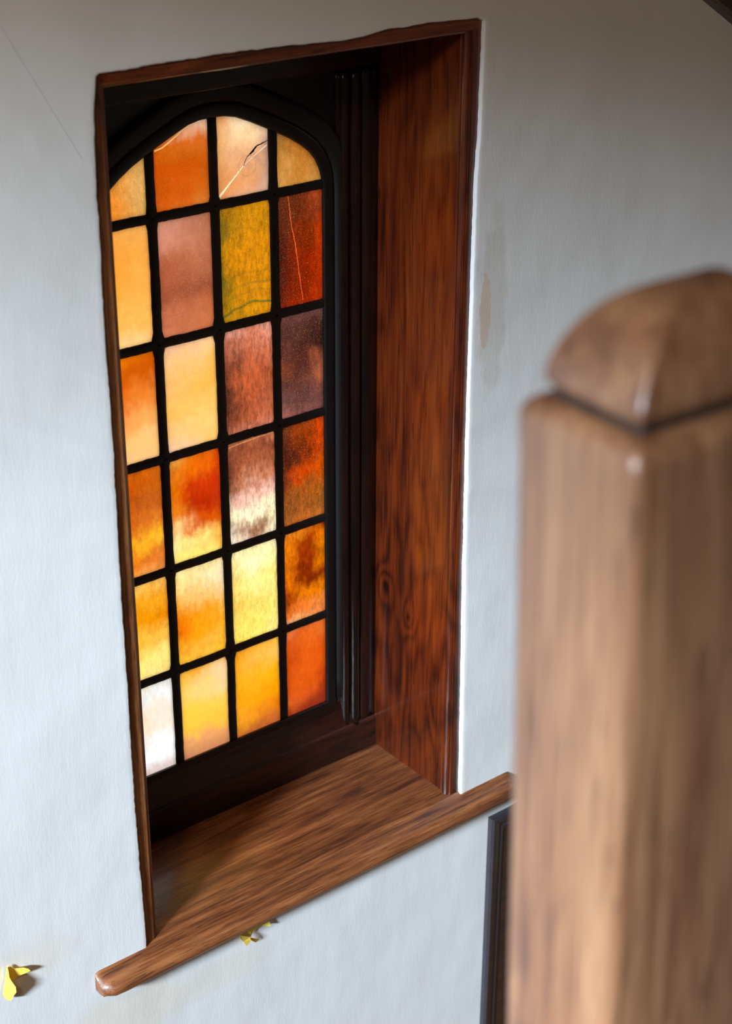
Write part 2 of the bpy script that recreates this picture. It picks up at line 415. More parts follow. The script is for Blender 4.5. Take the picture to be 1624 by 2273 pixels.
# moulded jamb posts (two beads and a flat)
def jamb(side):
    f = (lambda x: x) if side > 0 else (lambda x: 0.62 - x)
    prof = [(0.5265, YG+0.03), (0.5265, YG-0.004), (0.529, YG-0.007), (0.5305, YG-0.006)]
    for a in range(9):
        t = math.pi - math.pi*a/8
        prof.append((0.5385+0.0072*math.cos(t), YG-0.0075-0.0085*math.sin(t)))
    prof += [(0.5465, YG-0.0085), (0.5480, YG-0.0090)]
    for a in range(9):
        t = math.pi*0.92 - math.pi*0.92*a/8
        prof.append((0.5575+0.0088*math.cos(t), YG-0.0105-0.0090*math.sin(t)))
    prof += [(0.5680, YF+0.006), (0.5690, YF+0.0035), (0.6015, YF+0.0035), (0.6015, YG+0.03)]
    rings = []
    for i in range(60):
        z = 0.052 + (1.186-0.052)*i/59
        rings.append([(f(x), y + 0.0004*fbm(z, 50+x*40, 14), z) for (x, y) in prof])
    m = MB(); m.loft(rings); return m
for s in (1, -1): local(jamb(s).build('moulded_jamb', M_dark, win, smooth=True))

# arch outline of the light
XC, HW = 0.31, 0.1935
ARCH = [(0.0, 1.1425), (0.02, 1.1415), (0.04, 1.1375), (0.065, 1.1270), (0.09, 1.1155), (0.11, 1.1060), (0.135, 1.0930), (0.155, 1.0800), (0.17, 1.0680), (0.18, 1.0560), (0.188, 1.0400), (0.192, 1.0260), (0.1935, 1.0080)]
def arch(x): return lerp_tab(ARCH, min(abs(x-XC), 0.1935))
ZB = 0.1165
path = [(XC+HW, ZB + (1.008-ZB)*i/24) for i in range(24)]
path += [(XC+d, z) for (d, z) in reversed(ARCH)] + [(XC-d, z) for (d, z) in ARCH[1:]]
path += [(XC-HW, 1.008 - (1.008-ZB)*i/24) for i in range(1, 25)]
def norms(p):
    out = []
    for i in range(len(p)):
        a = p[max(0, i-1)]; b = p[min(len(p)-1, i+1)]
        tx, tz = b[0]-a[0], b[1]-a[1]; l = math.hypot(tx, tz)
        out.append((tz/l, -tx/l))
    return out
nn = norms(path)
def band(prof, name, mat, jit=0.0):
    """sweep a (offset, y) profile round the arched light"""
    m = MB(); rings = []
    for i, ((x, z), (nx, nz)) in enumerate(zip(path, nn)):
        rings.append([(x+nx*o, y, z+nz*o + jit*fbm(x+z, 61, 40)) for (o, y) in prof])
    m.loft(rings)
    return local(m.build(name, mat, win, smooth=True))
o = band([(-0.0015, YG+0.006), (-0.0015, YG-0.003), (0.0, YG-0.0062), (0.003, YG-0.0072), (0.015, YG-0.0072), (0.018, YG-0.0060), (0.0195, YG-0.003), (0.0195, YG+0.006)], 'casement_rim', M_iron, 0.0006)
o.data.set_sharp_from_angle(angle=math.radians(50))
local(MB().box(XC-HW-0.0195, XC+HW+0.0195, YG-0.0070, YG+0.006, ZB-0.012, ZB+0.0008).build('casement_bottom_bar', M_iron, win, bevel=0.0015))
o = band([(0.0190, YG+0.012), (0.0190, YG-0.002), (0.021, YG-0.0075), (0.026, YG-0.0100), (0.040, YG-0.0115), (0.046, YG-0.0105), (0.050, YG-0.004), (0.050, YG+0.012)], 'arch_moulding', M_came)
# spandrel board: plate with an arched hole
m = MB(); a = []; b = []
for (x, z), (nx, nz) in zip(path, nn):
    px, pz = x+nx*0.045, z+nz*0.045
    a.append((px, pz))
    if abs(px-XC) >= 0.2384 and z <= 1.009: b.append((XC+(0.262 if px > XC else -0.262), pz))
    else:
        dx, dz = x-XC, z-0.95
        k = min(0.262/abs(dx) if abs(dx) > 1e-6 else 1e9, (1.20-0.95)/dz if dz > 1e-6 else 1e9)
        b.append((XC+dx*k, 0.95+dz*k))
rr = []
for (p, q) in zip(a, b): rr.append([(p[0], YG-0.001, p[1]), (q[0], YG-0.001, q[1]), (q[0], YG+0.012, q[1]), (p[0], YG+0.012, p[1])])
m.loft(rr); local(m.build('spandrel_board', M_iron, win))

# glazing bars
VX = [0.2052, 0.3100, 0.4132]; HZs = [1.0158, 0.8308, 0.6518, 0.4664, 0.2870]
def bar(p0, p1, w, name, seed, joints=()):
    m = MB(); n = 80; rings = []
    d = Vector(p1)-Vector(p0); ax = d.normalized(); side = Vector((0, 1, 0)).cross(ax)
    for i in range(n+1):
        t = i/n; c = Vector(p0)+d*t
        hw = w/2*(1+0.10*fbm(t*8, seed, 6))
        off = 0.0007*fbm(t, seed+3, 9)
        for_j = 0.0
        for jt in joints:
            dist = abs(t-jt)*d.length
            for_j = max(for_j, 0.0034*max(0, 1-max(0, dist-0.0070)/0.0045)**2)
        hw += for_j
        r = []
        for k in range(10):
            a = math.pi*k/9
            r.append(c + side*(off+hw*math.cos(a)) + Vector((0, -0.0042*math.sin(a)**0.6 - 0.0012, 0)))
        for k in range(4):
            a = math.pi*k/3
            r.append(c + side*(off-hw*0.95*math.cos(a)) + Vector((0, 0.0030+0.0032*math.sin(a), 0)))
        rings.append(r)
    m.loft(rings)
    return local(m.build(name, M_came, win, smooth=True))
for i, x in enumerate(VX):
    z1 = arch(x)+0.004; L = z1-ZB
    bar((x, YG, ZB-0.002), (x, YG, z1), 0.0158, 'glazing_bar', 70+i, [(z-ZB+0.002)/(L+0.002) for z in HZs])
for i, z in enumerate(HZs):
    bar((XC-HW-0.003, YG, z), (XC+HW+0.003, YG, z), 0.0150, 'glazing_bar', 80+i)

# panes --- streaky glass tints with outside brightness painted in, rows of (left, right) from top to bottom
PC = [
 [  # row 1
  ([((236,160,72),(230,160,90)),((232,140,40),(216,165,95)),((228,122,22),(212,160,85))], (0.5,0.02,0.25)),
  ([((222,140,80),(235,195,165)),((206,92,24),(205,105,40)),((198,78,14),(190,84,20)),((196,80,18),(200,96,30)),((205,95,30),(208,120,50))], (0.5,0,0.05)),
  ([((222,160,100),(250,225,190)),((232,180,125),(235,205,175)),((228,165,110),(190,155,135)),((218,140,85),(200,160,125)),((225,150,105),(205,175,150))], (0.3,0.01,0.15)),
  ([((190,140,80),(150,95,45)),((165,112,55),(165,105,50)),((172,115,50),(172,105,40)),((200,145,70),(190,130,60)),((205,150,75),(200,140,70))], (1,0.03,0.2))],
 [  # row 2
  ([((238,160,70),(236,170,90)),((238,155,60),(240,165,75)),((248,165,65),(245,170,80)),((250,180,85),(250,180,90)),((250,205,140),(248,200,130))], (0.3,0,0.12)),
  ([((200,140,115),(165,95,70)),((205,135,110),(180,110,80)),((168,88,58),(178,105,75)),((158,82,55),(150,80,55)),((185,105,75),(182,100,62)),((200,120,85),(195,110,70))], (0.8,0.01,0.1)),
  ([((170,118,18),(200,130,12)),((190,125,12),(185,122,15)),((178,120,14),(205,138,8)),((168,118,14),(200,135,8)),((165,122,22),(205,138,6))], (1,0.07,0.25)),
  ([((90,32,14),(165,75,32)),((88,32,14),(110,42,18)),((62,18,8),(130,36,8)),((64,20,10),(188,56,8)),((72,20,10),(180,52,8)),((80,20,12),(150,40,8))], (0.7,0.06,0.15))],
 [  # row 3
  ([((235,120,25),(215,110,25)),((205,92,12),(200,88,18)),((222,100,14),(235,140,60)),((240,160,85),(240,165,90)),((252,190,110),(252,195,125)),((245,190,135),(248,195,130))], (0,0,0.05)),
  ([((235,185,145),(250,205,150)),((245,190,130),(250,185,95)),((245,185,110),(248,180,80)),((248,185,95),(250,195,105)),((248,190,120),(250,200,115)),((244,200,160),(250,195,110))], (0,0,0.12)),
  ([((215,150,135),(200,125,105)),((120,62,45),(195,105,75)),((105,50,35),(185,95,60)),((110,52,35),(170,85,50)),((125,60,38),(180,95,60)),((165,95,70),(195,115,90))], (0.5,0.10,0.15)),
  ([((110,60,52),(100,60,58)),((82,45,38),(70,35,30)),((90,45,38),(62,34,30)),((120,58,38),(110,58,45)),((95,58,52),(100,62,60)),((160,100,90),(140,85,78))], (0.9,0.05,0.2))],
 [  # row 4
  ([((205,95,20),(205,100,30)),((188,78,14),(195,95,28)),((170,66,12),(188,95,35)),((190,80,20),(215,120,45)),((240,150,30),(252,185,55)),((225,120,30),(218,120,50)),((240,150,60),(238,160,90))], (0.4,0.03,0.15)),
  ([((240,180,90),(215,80,10)),((220,115,25),(208,66,4)),((228,115,15),(195,48,0)),((215,90,8),(205,66,6)),((245,200,140),(225,110,35)),((254,235,150),(252,210,115)),((254,236,140),(253,225,115))], (0.1,0.03,0.12)),
  ([((110,50,32),(150,78,45)),((90,42,32),(160,84,50)),((85,40,32),(175,98,65)),((130,72,52),(205,140,110)),((215,165,150),(240,190,175)),((254,236,190),(250,238,200)),((240,215,190),(253,242,205))], (0.4,0.08,0.15)),
  ([((130,62,22),(205,72,10)),((92,34,16),(215,78,10)),((72,22,12),(190,70,12)),((84,34,16),(200,90,18)),((130,72,26),(170,98,34)),((150,84,34),(152,88,34)),((160,92,40),(180,100,40))], (0.9,0.08,0.15))],
 [  # row 5
  ([((250,205,100),(250,200,110)),((245,165,40),(240,160,45)),((238,150,25),(232,140,25)),((248,180,60),(250,190,80)),((254,230,125),(254,225,130)),((253,225,140),(253,220,130))], (0.2,0.03,0.15)),
  ([((254,232,150),(254,232,160)),((254,232,150),(254,226,165)),((240,155,45),(252,212,155)),((232,115,10),(240,170,60)),((238,150,30),(246,175,55)),((248,185,75),(250,190,70))], (0.2,0.03,0.15)),
  ([((255,246,190),(254,248,200)),((253,240,180),(254,248,195)),((253,238,160),(254,244,165)),((253,236,150),(253,232,145)),((254,232,120),(254,240,150))], (0.1,0.05,0.10)),
  ([((240,140,40),(185,75,12)),((238,130,20),(160,62,12)),((240,130,15),(215,120,20)),((238,120,12),(135,46,6)),((190,80,12),(228,120,20)),((205,84,20),(235,140,50)),((240,180,120),(240,150,85))], (0.3,0.07,0.12))],
 [  # row 6
  ([((250,235,200),(235,235,230)),((222,226,220),(248,250,250)),((246,215,180),(252,235,220)),((248,215,180),(250,235,220)),((235,230,225),(255,255,255)),((255,255,255),(255,255,255)),((242,215,205),(252,235,228))], (0,0.02,0.06)),
  ([((244,160,40),(252,190,90)),((248,190,80),(252,210,160)),((252,205,95),(253,212,150)),((253,202,75),(253,202,90)),((253,200,75),(252,195,72)),((236,165,105),(240,165,105)),((225,150,110),(235,155,105))], (0.1,0.01,0.06)),
  ([((240,150,40),(250,195,75)),((244,165,45),(248,190,90)),((246,172,45),(248,175,38)),((246,165,38),(242,155,25)),((248,165,50),(225,120,30)),((205,110,60),(212,112,55))], (0.1,0.02,0.08)),
  ([((228,120,70),(232,110,55)),((205,85,35),(228,100,40)),((210,84,30),(220,85,28)),((208,86,32),(215,80,26)),((215,88,36),(195,68,26)),((172,62,38),(168,62,38))], (0.3,0.02,0.12))],
]
# three-column layouts for the panes with stronger figures; dark shapes outside are painted into the tint
PC[0][2] = ([((225,160,100),(250,225,185),(250,228,195)),((230,170,110),(245,205,155),(225,190,160)),((225,165,105),(225,165,120),(160,130,115)),((218,145,85),(225,155,100),(185,150,130)),((225,150,95),(228,165,125),(205,175,150))], PC[0][2][1])
PC[0][3] = ([((190,140,80),(165,110,60),(150,95,45)),((150,105,55),(170,105,45),(165,105,48)),((165,115,50),(185,110,40),(165,100,38)),((215,160,85),(185,120,50),(190,125,55)),((215,160,80),(200,135,60),(205,145,75))], PC[0][3][1])
PC[1][2] = ([((160,108,12),(200,135,10),(205,140,12)),((120,95,18),(195,128,8),(185,122,10)),((150,110,14),(200,128,6),(208,135,6)),((120,98,20),(190,122,6),(208,132,5)),((150,108,12),(195,125,5),(210,135,4)),((150,118,16),(205,138,5),(210,142,6))], PC[1][2][1])
PC[1][3] = ([((85,30,16),(110,45,20),(165,70,35)),((88,32,16),(95,35,16),(130,50,25)),((75,22,10),(120,36,12),(190,60,15)),((58,16,8),(130,32,6),(195,54,6)),((62,18,8),(120,30,6),(185,52,6)),((75,20,10),(150,38,8),(175,50,8))], PC[1][3][1])
PC[2][2] = ([((225,160,140),(205,130,105),(215,145,125)),((150,85,65),(195,110,80),(205,125,100)),((80,42,34),(180,92,58),(190,105,75)),((95,48,34),(185,88,52),(175,85,52)),((85,42,30),(175,85,50),(170,85,55)),((120,60,40),(170,85,52),(185,100,70)),((170,100,75),(195,115,90),(200,120,95))], PC[2][2][1])
PC[2][3] = ([((105,58,52),(100,60,58),(125,85,82)),((78,42,36),(80,44,38),(62,34,30)),((92,48,40),(70,34,28),(55,28,26)),((130,60,36),(75,36,30),(150,78,55)),((90,50,45),(95,50,42),(165,90,62)),((105,66,62),(90,54,52),(105,62,60)),((165,100,88),(135,82,76),(130,80,78))], PC[2][3][1])
PC[3][1] = ([((230,160,70),(235,120,30),(205,66,4)),((215,120,35),(225,105,15),(210,70,5)),((225,120,25),(195,55,2),(195,52,2)),((235,130,40),(170,40,0),(190,55,4)),((248,200,130),(205,80,15),(215,90,20)),((254,236,165),(252,215,120),(245,175,70)),((254,232,120),(254,228,120),(253,218,100))], PC[3][1][1])
PC[3][2] = ([((150,85,60),(190,115,80),(200,120,85)),((80,38,28),(150,78,50),(130,66,42)),((85,40,30),(160,85,55),(160,88,58)),((95,50,35),(190,120,88),(190,120,90)),((200,150,130),(235,185,165),(240,190,170)),((253,235,190),(253,240,200),(253,240,195)),((240,225,200),(150,100,70),(252,238,190)),((253,235,210),(235,200,170),(253,240,205))], PC[3][2][1])
PC[3][3] = ([((110,50,22),(150,60,20),(205,70,8)),((88,34,16),(120,44,14),(215,72,6)),((75,24,12),(90,32,14),(210,72,8)),((80,30,14),(190,66,10),(205,85,18)),((120,62,24),(150,78,28),(175,95,32)),((140,76,30),(150,82,34),(155,90,36)),((165,92,40),(185,100,40),(195,110,50))], PC[3][3][1])
PC[4][1] = ([((254,236,170),(254,232,160),(254,228,150)),((253,215,120),(254,225,160),(252,225,190)),((245,175,60),(250,190,110),(252,215,165)),((235,125,15),(240,150,35),(246,180,70)),((232,112,8),(240,155,35),(248,175,50)),((240,155,35),(245,175,65),(248,180,60)),((248,180,60),(250,190,65),(250,185,60))], PC[4][1][1])
PC[4][2] = ([((255,246,205),(254,238,170),(255,246,200)),((254,222,130),(255,246,185),(254,240,165)),((252,218,115),(254,236,145),(254,230,130)),((236,190,80),(246,212,105),(254,230,130)),((253,218,105),(254,224,105),(254,234,145)),((254,222,95),(254,228,115),(254,236,145))], PC[4][2][1])
PC[4][3] = ([((240,150,50),(225,120,35),(170,60,10)),((238,130,20),(150,52,8),(235,120,12)),((240,130,15),(140,44,6),(240,135,15)),((240,125,12),(130,40,5),(225,120,15)),((238,120,12),(120,38,5),(150,52,6)),((150,55,8),(225,120,15),(235,130,18)),((225,110,40),(230,120,50),(235,135,70)),((245,190,140),(245,165,100),(240,140,70))], PC[4][3][1])
PC[5][3] = ([((232,125,75),(228,115,60),(235,120,60)),((205,85,35),(225,100,40),(232,110,45)),((200,78,28),(222,96,34),(215,80,28)),((200,76,26),(222,95,34),(222,90,32)),((205,82,34),(220,92,32),(190,65,26)),((222,100,45),(215,90,38),(165,55,28)),((172,62,38),(170,60,34),(165,58,36))], PC[5][3][1])
def tone(r, c, s):
    """painted pane colour: a little more saturated than the photographed value"""
    a = srgb(*s)
    if (r, c) == (5, 0): return a
    m = max(a); k = 1.015
    return tuple(max(0.0, m+(v-m)*k) for v in a)
XE = [XC-HW-0.001] + VX + [XC+HW+0.001]
ZE = HZs + [ZB-0.001]
gv, gf, gm, gc, gt = [], [], [], [], []
CRACKS = {
 (0, 2): [([(0.3180,1.0260),(0.3400,1.0455),(0.3619,1.0650)], (0.0030,0.0020,0.0010), (255,236,190)), ([(0.3640,1.0665),(0.3850,1.0790),(0.4040,1.0890)], (0.0005,0.0005,0.0010), (252,225,190))],
 (1, 3): [([(0.4380,1.0180),(0.4410,1.0000),(0.4450,0.9640),(0.4517,0.9344),(0.4570,0.8960),(0.4650,0.8430)], (0.0010,0.0008,0.0007,0.0014,0.0008,0.0008), (228,95,45))],
 (0, 1): [([(0.2150,1.1080),(0.2280,1.1110),(0.2430,1.1190),(0.2600,1.1290),(0.2750,1.1370)], (0.0020,0.0016,0.0018,0.0008,0.0004), (252,205,120))],
 (3, 2): [([(0.3160,0.6370),(0.3400,0.6400),(0.3800,0.6420),(0.4060,0.6420)], (0.0008,0.0018,0.0018,0.0006), (215,140,90))],
}
def crack_amount(cr, x, z):
    best = 0.0
    for (a, b, wa, wb) in zip(cr[0], cr[0][1:], cr[1], cr[1][1:]):
        dx, dz = b[0]-a[0], b[1]-a[1]; u = ((x-a[0])*dx+(z-a[1])*dz)/(dx*dx+dz*dz)
        if u < 0 or u > 1: continue
        w = (wa+(wb-wa)*u)*0.5; d = math.hypot(x-a[0]-dx*u, z-a[1]-dz*u)
        best = max(best, min(1.0, max(0.0, (w+0.0004-d)/0.0005)))
    return best
def add_pane(r, c):
    stops, tex = PC[r][c]
    x0, x1 = XE[c], XE[c+1]
    nx, nz = (130, 260) if (r, c) in CRACKS else (60, 110)
    base = len(gv); yb = 0.0020
    for i in range(nx+1):
        x = x0+(x1-x0)*i/nx
        ztop = arch(x)+0.001 if r == 0 else HZs[r-1]
        zt_nom = 1.142 if r == 0 else ztop
        zbot = ZE[r]
        for j in range(nz+1):
            z = ztop+(zbot-ztop)*j/nz
            sx = (x-x0)/(x1-x0); sz = min(1, max(0, (zt_nom-z)/(zt_nom-zbot)))
            q = Vector((x*30, z*18, r*3.7+c*1.3))
            q2 = Vector((x*150, z*90, r*2.1+c*4.7))
            wx = sx + 0.20*noise.fractal(q, 1.0, 2.0, 3) + 0.07*noise.fractal(q2, 1.0, 2.0, 3); wz = sz + 0.08*noise.fractal(q+Vector((9, 4, 2)), 1.0, 2.0, 4) + 0.035*noise.fractal(q2+Vector((5, 1, 2)), 1.0, 2.0, 3)
            wx = min(1, max(0, wx)); wz = min(1, max(0, wz))
            nc = len(stops[0]); u = wx*(nc-1); ku = min(int(u), nc-2); wx = u-ku; wx = wx*wx*(3-2*wx)
            t = wz*(len(stops)-1); k = min(int(t), len(stops)-2); ft = t-k; ft = ft*ft*(3-2*ft)
            colr = []
            A = [tone(r, c, s) for s in (stops[k][ku], stops[k][ku+1], stops[k+1][ku], stops[k+1][ku+1])]
            for ch in range(3):
                top = A[0][ch]+(A[1][ch]-A[0][ch])*wx; bot = A[2][ch]+(A[3][ch]-A[2][ch])*wx
                colr.append(top+(bot-top)*ft)
            if (r, c) == (1, 2):   # green arcs swirled into the lower half
                for (rad, wd, am) in ((0.100, 0.0020, 0.95), (0.118, 0.0016, 0.35), (0.130, 0.0018, 0.4), (0.146, 0.0015, 0.3)):
                    dd = math.hypot((x-0.372), (z-(0.760)))
                    g = math.exp(-((dd-rad+0.004*noise.noise(Vector((x*60, z*60, 0))))/wd)**2)*am
                    G = srgb(80, 92, 20); colr = [a*(1-g)+b*g for a, b in zip(colr, G)]
            wig = 0.0008*noise.noise(Vector((x*200, z*200, 3)))
            for cr in CRACKS.get((r, c), ()):
                g = crack_amount(cr, x+wig, z)
                if g > 0: G = srgb(*cr[2]); colr = [a*(1-g)+b*g for a, b in zip(colr, G)]
            gv.append((x, YG-yb, z)); gc.append(colr); gt.append(tex)
    for i in range(nx):
        for j in range(nz):
            a = base+i*(nz+1)+j
            gf.append((a, a+1, a+nz+2, a+nz+1)); gm.append(0)
    # back sheet + edges, clear
    b2 = len(gv); edge = []
    for i in range(nx+1): edge.append(base+i*(nz+1))
    for j in range(1, nz+1): edge.append(base+nx*(nz+1)+j)
    for i in range(nx-1, -1, -1): edge.append(base+i*(nz+1)+nz)
    for j in range(nz-1, 0, -1): edge.append(base+j)
    for e in edge:
        v = gv[e]; gv.append((v[0], YG+yb-0.0005, v[2])); gc.append((1, 1, 1)); gt.append((0, 0, 0))
    m_ = len(edge)
    for k in range(m_):
        gf.append((edge[k], edge[(k+1) % m_], b2+(k+1) % m_, b2+k)); gm.append(1)
    gf.append(tuple(b2+k for k in range(m_))); gm.append(1)
for r in range(6):
    for c in range(4): add_pane(r, c)
me = bpy.data.meshes.new('stained_glass'); me.from_pydata(gv, [], gf); me.update()
me.materials.append(M_glass); me.materials.append(M_clear)
me.polygons.foreach_set('material_index', gm)
ca = me.color_attributes.new('glass_colour', 'FLOAT_COLOR', 'POINT'); cb = me.color_attributes.new('glass_texture', 'FLOAT_COLOR', 'POINT')
ca.data.foreach_set('color', [q for col in gc for q in (*col, 1.0)])
cb.data.foreach_set('color', [q for col in gt for q in (*col, 1.0)])
gl = bpy.data.objects.new('stained_glass', me); COL.objects.link(gl); gl.parent = win; local(gl)
gl['label'] = 'panes of streaky amber, rose and yellow glass'

# cracks in three panes
def crack(pts, ws, mat):
    m = MB(); rings = []
    P = []
    for (a, wa), (b, wb) in zip(zip(pts, ws), list(zip(pts, ws))[1:]):
        for k in range(8):
            t = k/8; P.append((a[0]+(b[0]-a[0])*t, a[1]+(b[1]-a[1])*t, wa+(wb-wa)*t))
    P.append((*pts[-1], ws[-1]))
    for i, (x, z, w) in enumerate(P):
        a = P[max(0, i-1)]; b = P[min(len(P)-1, i+1)]
        l = math.hypot(b[0]-a[0], b[1]-a[1]); nx, nz = -(b[1]-a[1])/l, (b[0]-a[0])/l
        w *= 0.5*(1+0.5*noise.noise(Vector((i*0.7, z*50, 1)))); j = 0.0006*noise.noise(Vector((i*0.5, x*40, 5)))
        y0, y1 = YG-0.0026, YG-0.0021
        rings.append([(x+nx*(j-w), y1, z+nz*(j-w)), (x+nx*j, y0, z+nz*j), (x+nx*(j+w), y1, z+nz*(j+w))])
    m.loft(rings)
    return local(m.build('crack', mat, win))
crack([(0.3619, 1.0650), (0.3687, 1.0770), (0.3780, 1.0830), (0.3860, 1.0900), (0.4050, 1.0950)], [0.0010, 0.0012, 0.0034, 0.0026, 0.0008], M_came)['label'] = 'dark jagged crack'

# little clear suction disc stuck on the cracked pane
def suction():
    root = empty('suction_disc', (0.3675, YG-0.0028, 1.0649))
    root['label'] = 'small clear plastic suction disc stuck over the crack in the top pane'; root['category'] = 'suction disc'
    M_s = NT('clear_plastic'); tp = M_s.n('ShaderNodeBsdfTransparent', {0: (1, 1, 1)}); g = M_s.n('ShaderNodeBsdfGlossy', {'Roughness': 0.3}); d = M_s.n('ShaderNodeBsdfTranslucent', {0: srgb(255, 240, 232)})
    a = M_s.n('ShaderNodeMixShader', {0: 0.05, 1: tp, 2: d}); b = M_s.n('ShaderNodeMixShader', {0: 0.02, 1: a, 2: g}); M_s.t.links.new(b.outputs[0], M_s.out.inputs[0])
    m = MB(); rings = []
    for (r, y) in ((0.0001, -0.0022), (0.004, -0.0024), (0.008, -0.0016), (0.0125, -0.0004), (0.0140, -0.0010), (0.0146, -0.0006), (0.0146, 0.0004), (0.0001, 0.0004)):
        rings.append([(r*math.cos(2*math.pi*k/40), y, r*1.05*math.sin(2*math.pi*k/40)) for k in range(40)])
    m.loft(rings); o = m.build('disc', M_s.m, root, smooth=True)
    m = MB(); rings = []
    for (r, y) in ((0.0045, -0.0020), (0.0045, -0.0042), (0.0052, -0.0052), (0.0030, -0.0060), (0.0001, -0.0058)):
        rings.append([(0.001+r*math.cos(2*math.pi*k/20), y, r*math.sin(2*math.pi*k/20)) for k in range(20)])
    m.loft(rings); m.build('nub', M_s.m, root, smooth=True)
    rim = NT('frosted_plastic_rim'); tp = rim.n('ShaderNodeBsdfTransparent', {0: (1, 1, 1)}); d = rim.n('ShaderNodeBsdfTranslucent', {0: (1, 1, 1)})
    a = rim.n('ShaderNodeMixShader', {0: 0.45, 1: tp, 2: d}); rim.t.links.new(a.outputs[0], rim.out.inputs[0])
    m = MB(); rings = []
    for k in range(49):
        t = 2*math.pi*k/48
        rings.append([((0.0148+0.0006*math.cos(q))*math.cos(t), -0.0010+0.0006*math.sin(q), 1.05*(0.0148+0.0006*math.cos(q))*math.sin(t)) for q in [2*math.pi*i/8 for i in range(8)]])
    m.loft(rings, caps=False); m.build('rim', rim.m, root, smooth=True)
suction()

# ------------------------------------------------------------------ newel post in front
def newel():
    A = Vector((-0.4200, -1.2420, 1.3392))           # front corner at groove level
    a = -0.0873; ax = Vector((math.cos(a), math.sin(a), 0)); ay = Vector((-math.sin(a), math.cos(a), 0))
    sx, sy = 0.165, 0.100
    ctr = A + ax*sx/2 + ay*sy/2
    root = empty('newel_post', (ctr.x, ctr.y, -1.4))
    root['label'] = 'big square oak newel post with a domed cap, out of focus in the right foreground'; root['category'] = 'newel post'
    T = A.z; H = T+1.4
    def loop(hx, hy, z, ch):
        pts = []
        for (qx, qy, s) in ((1, 1, 0), (-1, 1, 1), (-1, -1, 2), (1, -1, 3)):
            cxx, cyy = qx*(hx-ch), qy*(hy-ch)
            a0 = {0: 0, 1: 90, 2: 180, 3: 270}[s]
            for k in range(5):
                t = math.radians(a0+90*k/4); pts.append((cxx+ch*math.cos(t), cyy+ch*math.sin(t), z))
        return pts
    hx, hy = sx/2, sy/2
    m = MB(); rings = []
    top = H-0.004
    for z in (0, H*0.5, H-0.30, H-0.12): rings.append(loop(hx, hy, z, 0.0105))
    rings.append(loop(hx, hy, H-0.045, 0.0100)); rings.append(loop(hx, hy, H-0.034, 0.0090)); rings.append(loop(hx, hy, H-0.024, 0.0075))
    for k in range(7):
        t = math.pi/2*k/6; r = 0.013
        rings.append(loop(hx-r+r*math.cos(t), hy-r+r*math.cos(t), top-r+r*math.sin(t), 0.0070))
    rings.append(loop(hx-0.0145, hy-0.0145, top-0.0035, 0.004))
    m.loft(rings); s = m.build('shaft', M_newel, root, smooth=True); s.data.set_sharp_from_angle(angle=math.radians(60))
    m = MB(); m.loft([loop(hx-0.0150, hy-0.0150, H-0.009, 0.003), loop(hx-0.0150, hy-0.0150, H+0.006, 0.003)])
    m.build('groove', M_groove, root)
    m = MB(); rings = []
    bx, by, hh = hx-0.010, hy-0.010, 0.0555
    for k in range(17):
        t = k/16; ang = t*math.pi/2
        f = math.cos(ang)**0.85 if k < 16 else 0.0
        z = H+0.0022 + hh*(math.sin(ang)**1.15)
        f = max(f, 0.012)
        rings.append(loop(bx*f, by*f, z, min(0.0035, 0.5*by*f)))
    rings[0] = loop(bx-0.003, by-0.003, H+0.0015, 0.003)
    m.loft(rings); c = m.build('post_cap', M_newel, root, smooth=True); c.data.set_sharp_from_angle(angle=math.radians(50))
    lean = math.radians(1.3)
    hd = Vector((fw.x, fw.y, 0)).normalized()
    M = Matrix.Translation(A) @ Matrix.Rotation(-lean, 4, hd) @ Matrix.Translation(-A) @ Matrix.Translation(root.location) @ Matrix.Rotation(a, 4, 'Z')
    root.matrix_world = M
    return root
newel()

# ------------------------------------------------------------------ scraps of yellow paper
def scrap(name, polys, label):
    root = empty(name, polys[0][1][0]); root['label'] = label; root['category'] = 'paper scrap'; root['group'] = 'torn yellow paper scraps on the white wall'
    base = Vector(polys[0][1][0])
    for (pn, pts) in polys:
        vs_ = [Vector(p)-base for p in pts]
        n = len(pts); o = mesh_obj(pn, vs_, [tuple(range(n))], M_paper, root)
        bm = bmesh.new(); bm.from_mesh(o.data)
        bmesh.ops.triangulate(bm, faces=bm.faces[:], quad_method='BEAUTY', ngon_method='BEAUTY')
        bm.to_mesh(o.data); bm.free()
        b = o.modifiers.new('curl', 'SUBSURF'); b.levels = 2; b.render_levels = 2; b.subdivision_type = 'SIMPLE'
        s = o.modifiers.new('thickness', 'SOLIDIFY'); s.thickness = 0.0003
scrap('yellow_paper_scrap', [
 ('folded_flap', [(-0.2287,-0.005,0.0802),(-0.2296,-0.01,0.0731),(-0.2313,-0.014,0.0673),(-0.2304,-0.017,0.0621),(-0.2259,-0.02,0.0503),(-0.2253,-0.019,0.0405),(-0.2281,-0.017,0.0352),(-0.2311,-0.012,0.0234),(-0.2356,-0.007,0.0236),(-0.2382,-0.003,0.0319),(-0.236,-0.002,0.0419),(-0.2315,-0.002,0.0592)]),
 ('torn_tip', [(-0.2272,-0.004,0.0756),(-0.2227,-0.004,0.0755),(-0.2173,-0.004,0.0679),(-0.2059,-0.007,0.0658),(-0.1995,-0.01,0.062),(-0.197,-0.011,0.0581),(-0.2015,-0.01,0.0563),(-0.2104,-0.007,0.0551),(-0.2238,-0.004,0.0501),(-0.2275,-0.004,0.0623)])],
 'curled torn yellow paper scrap on the white wall left of the sill end')
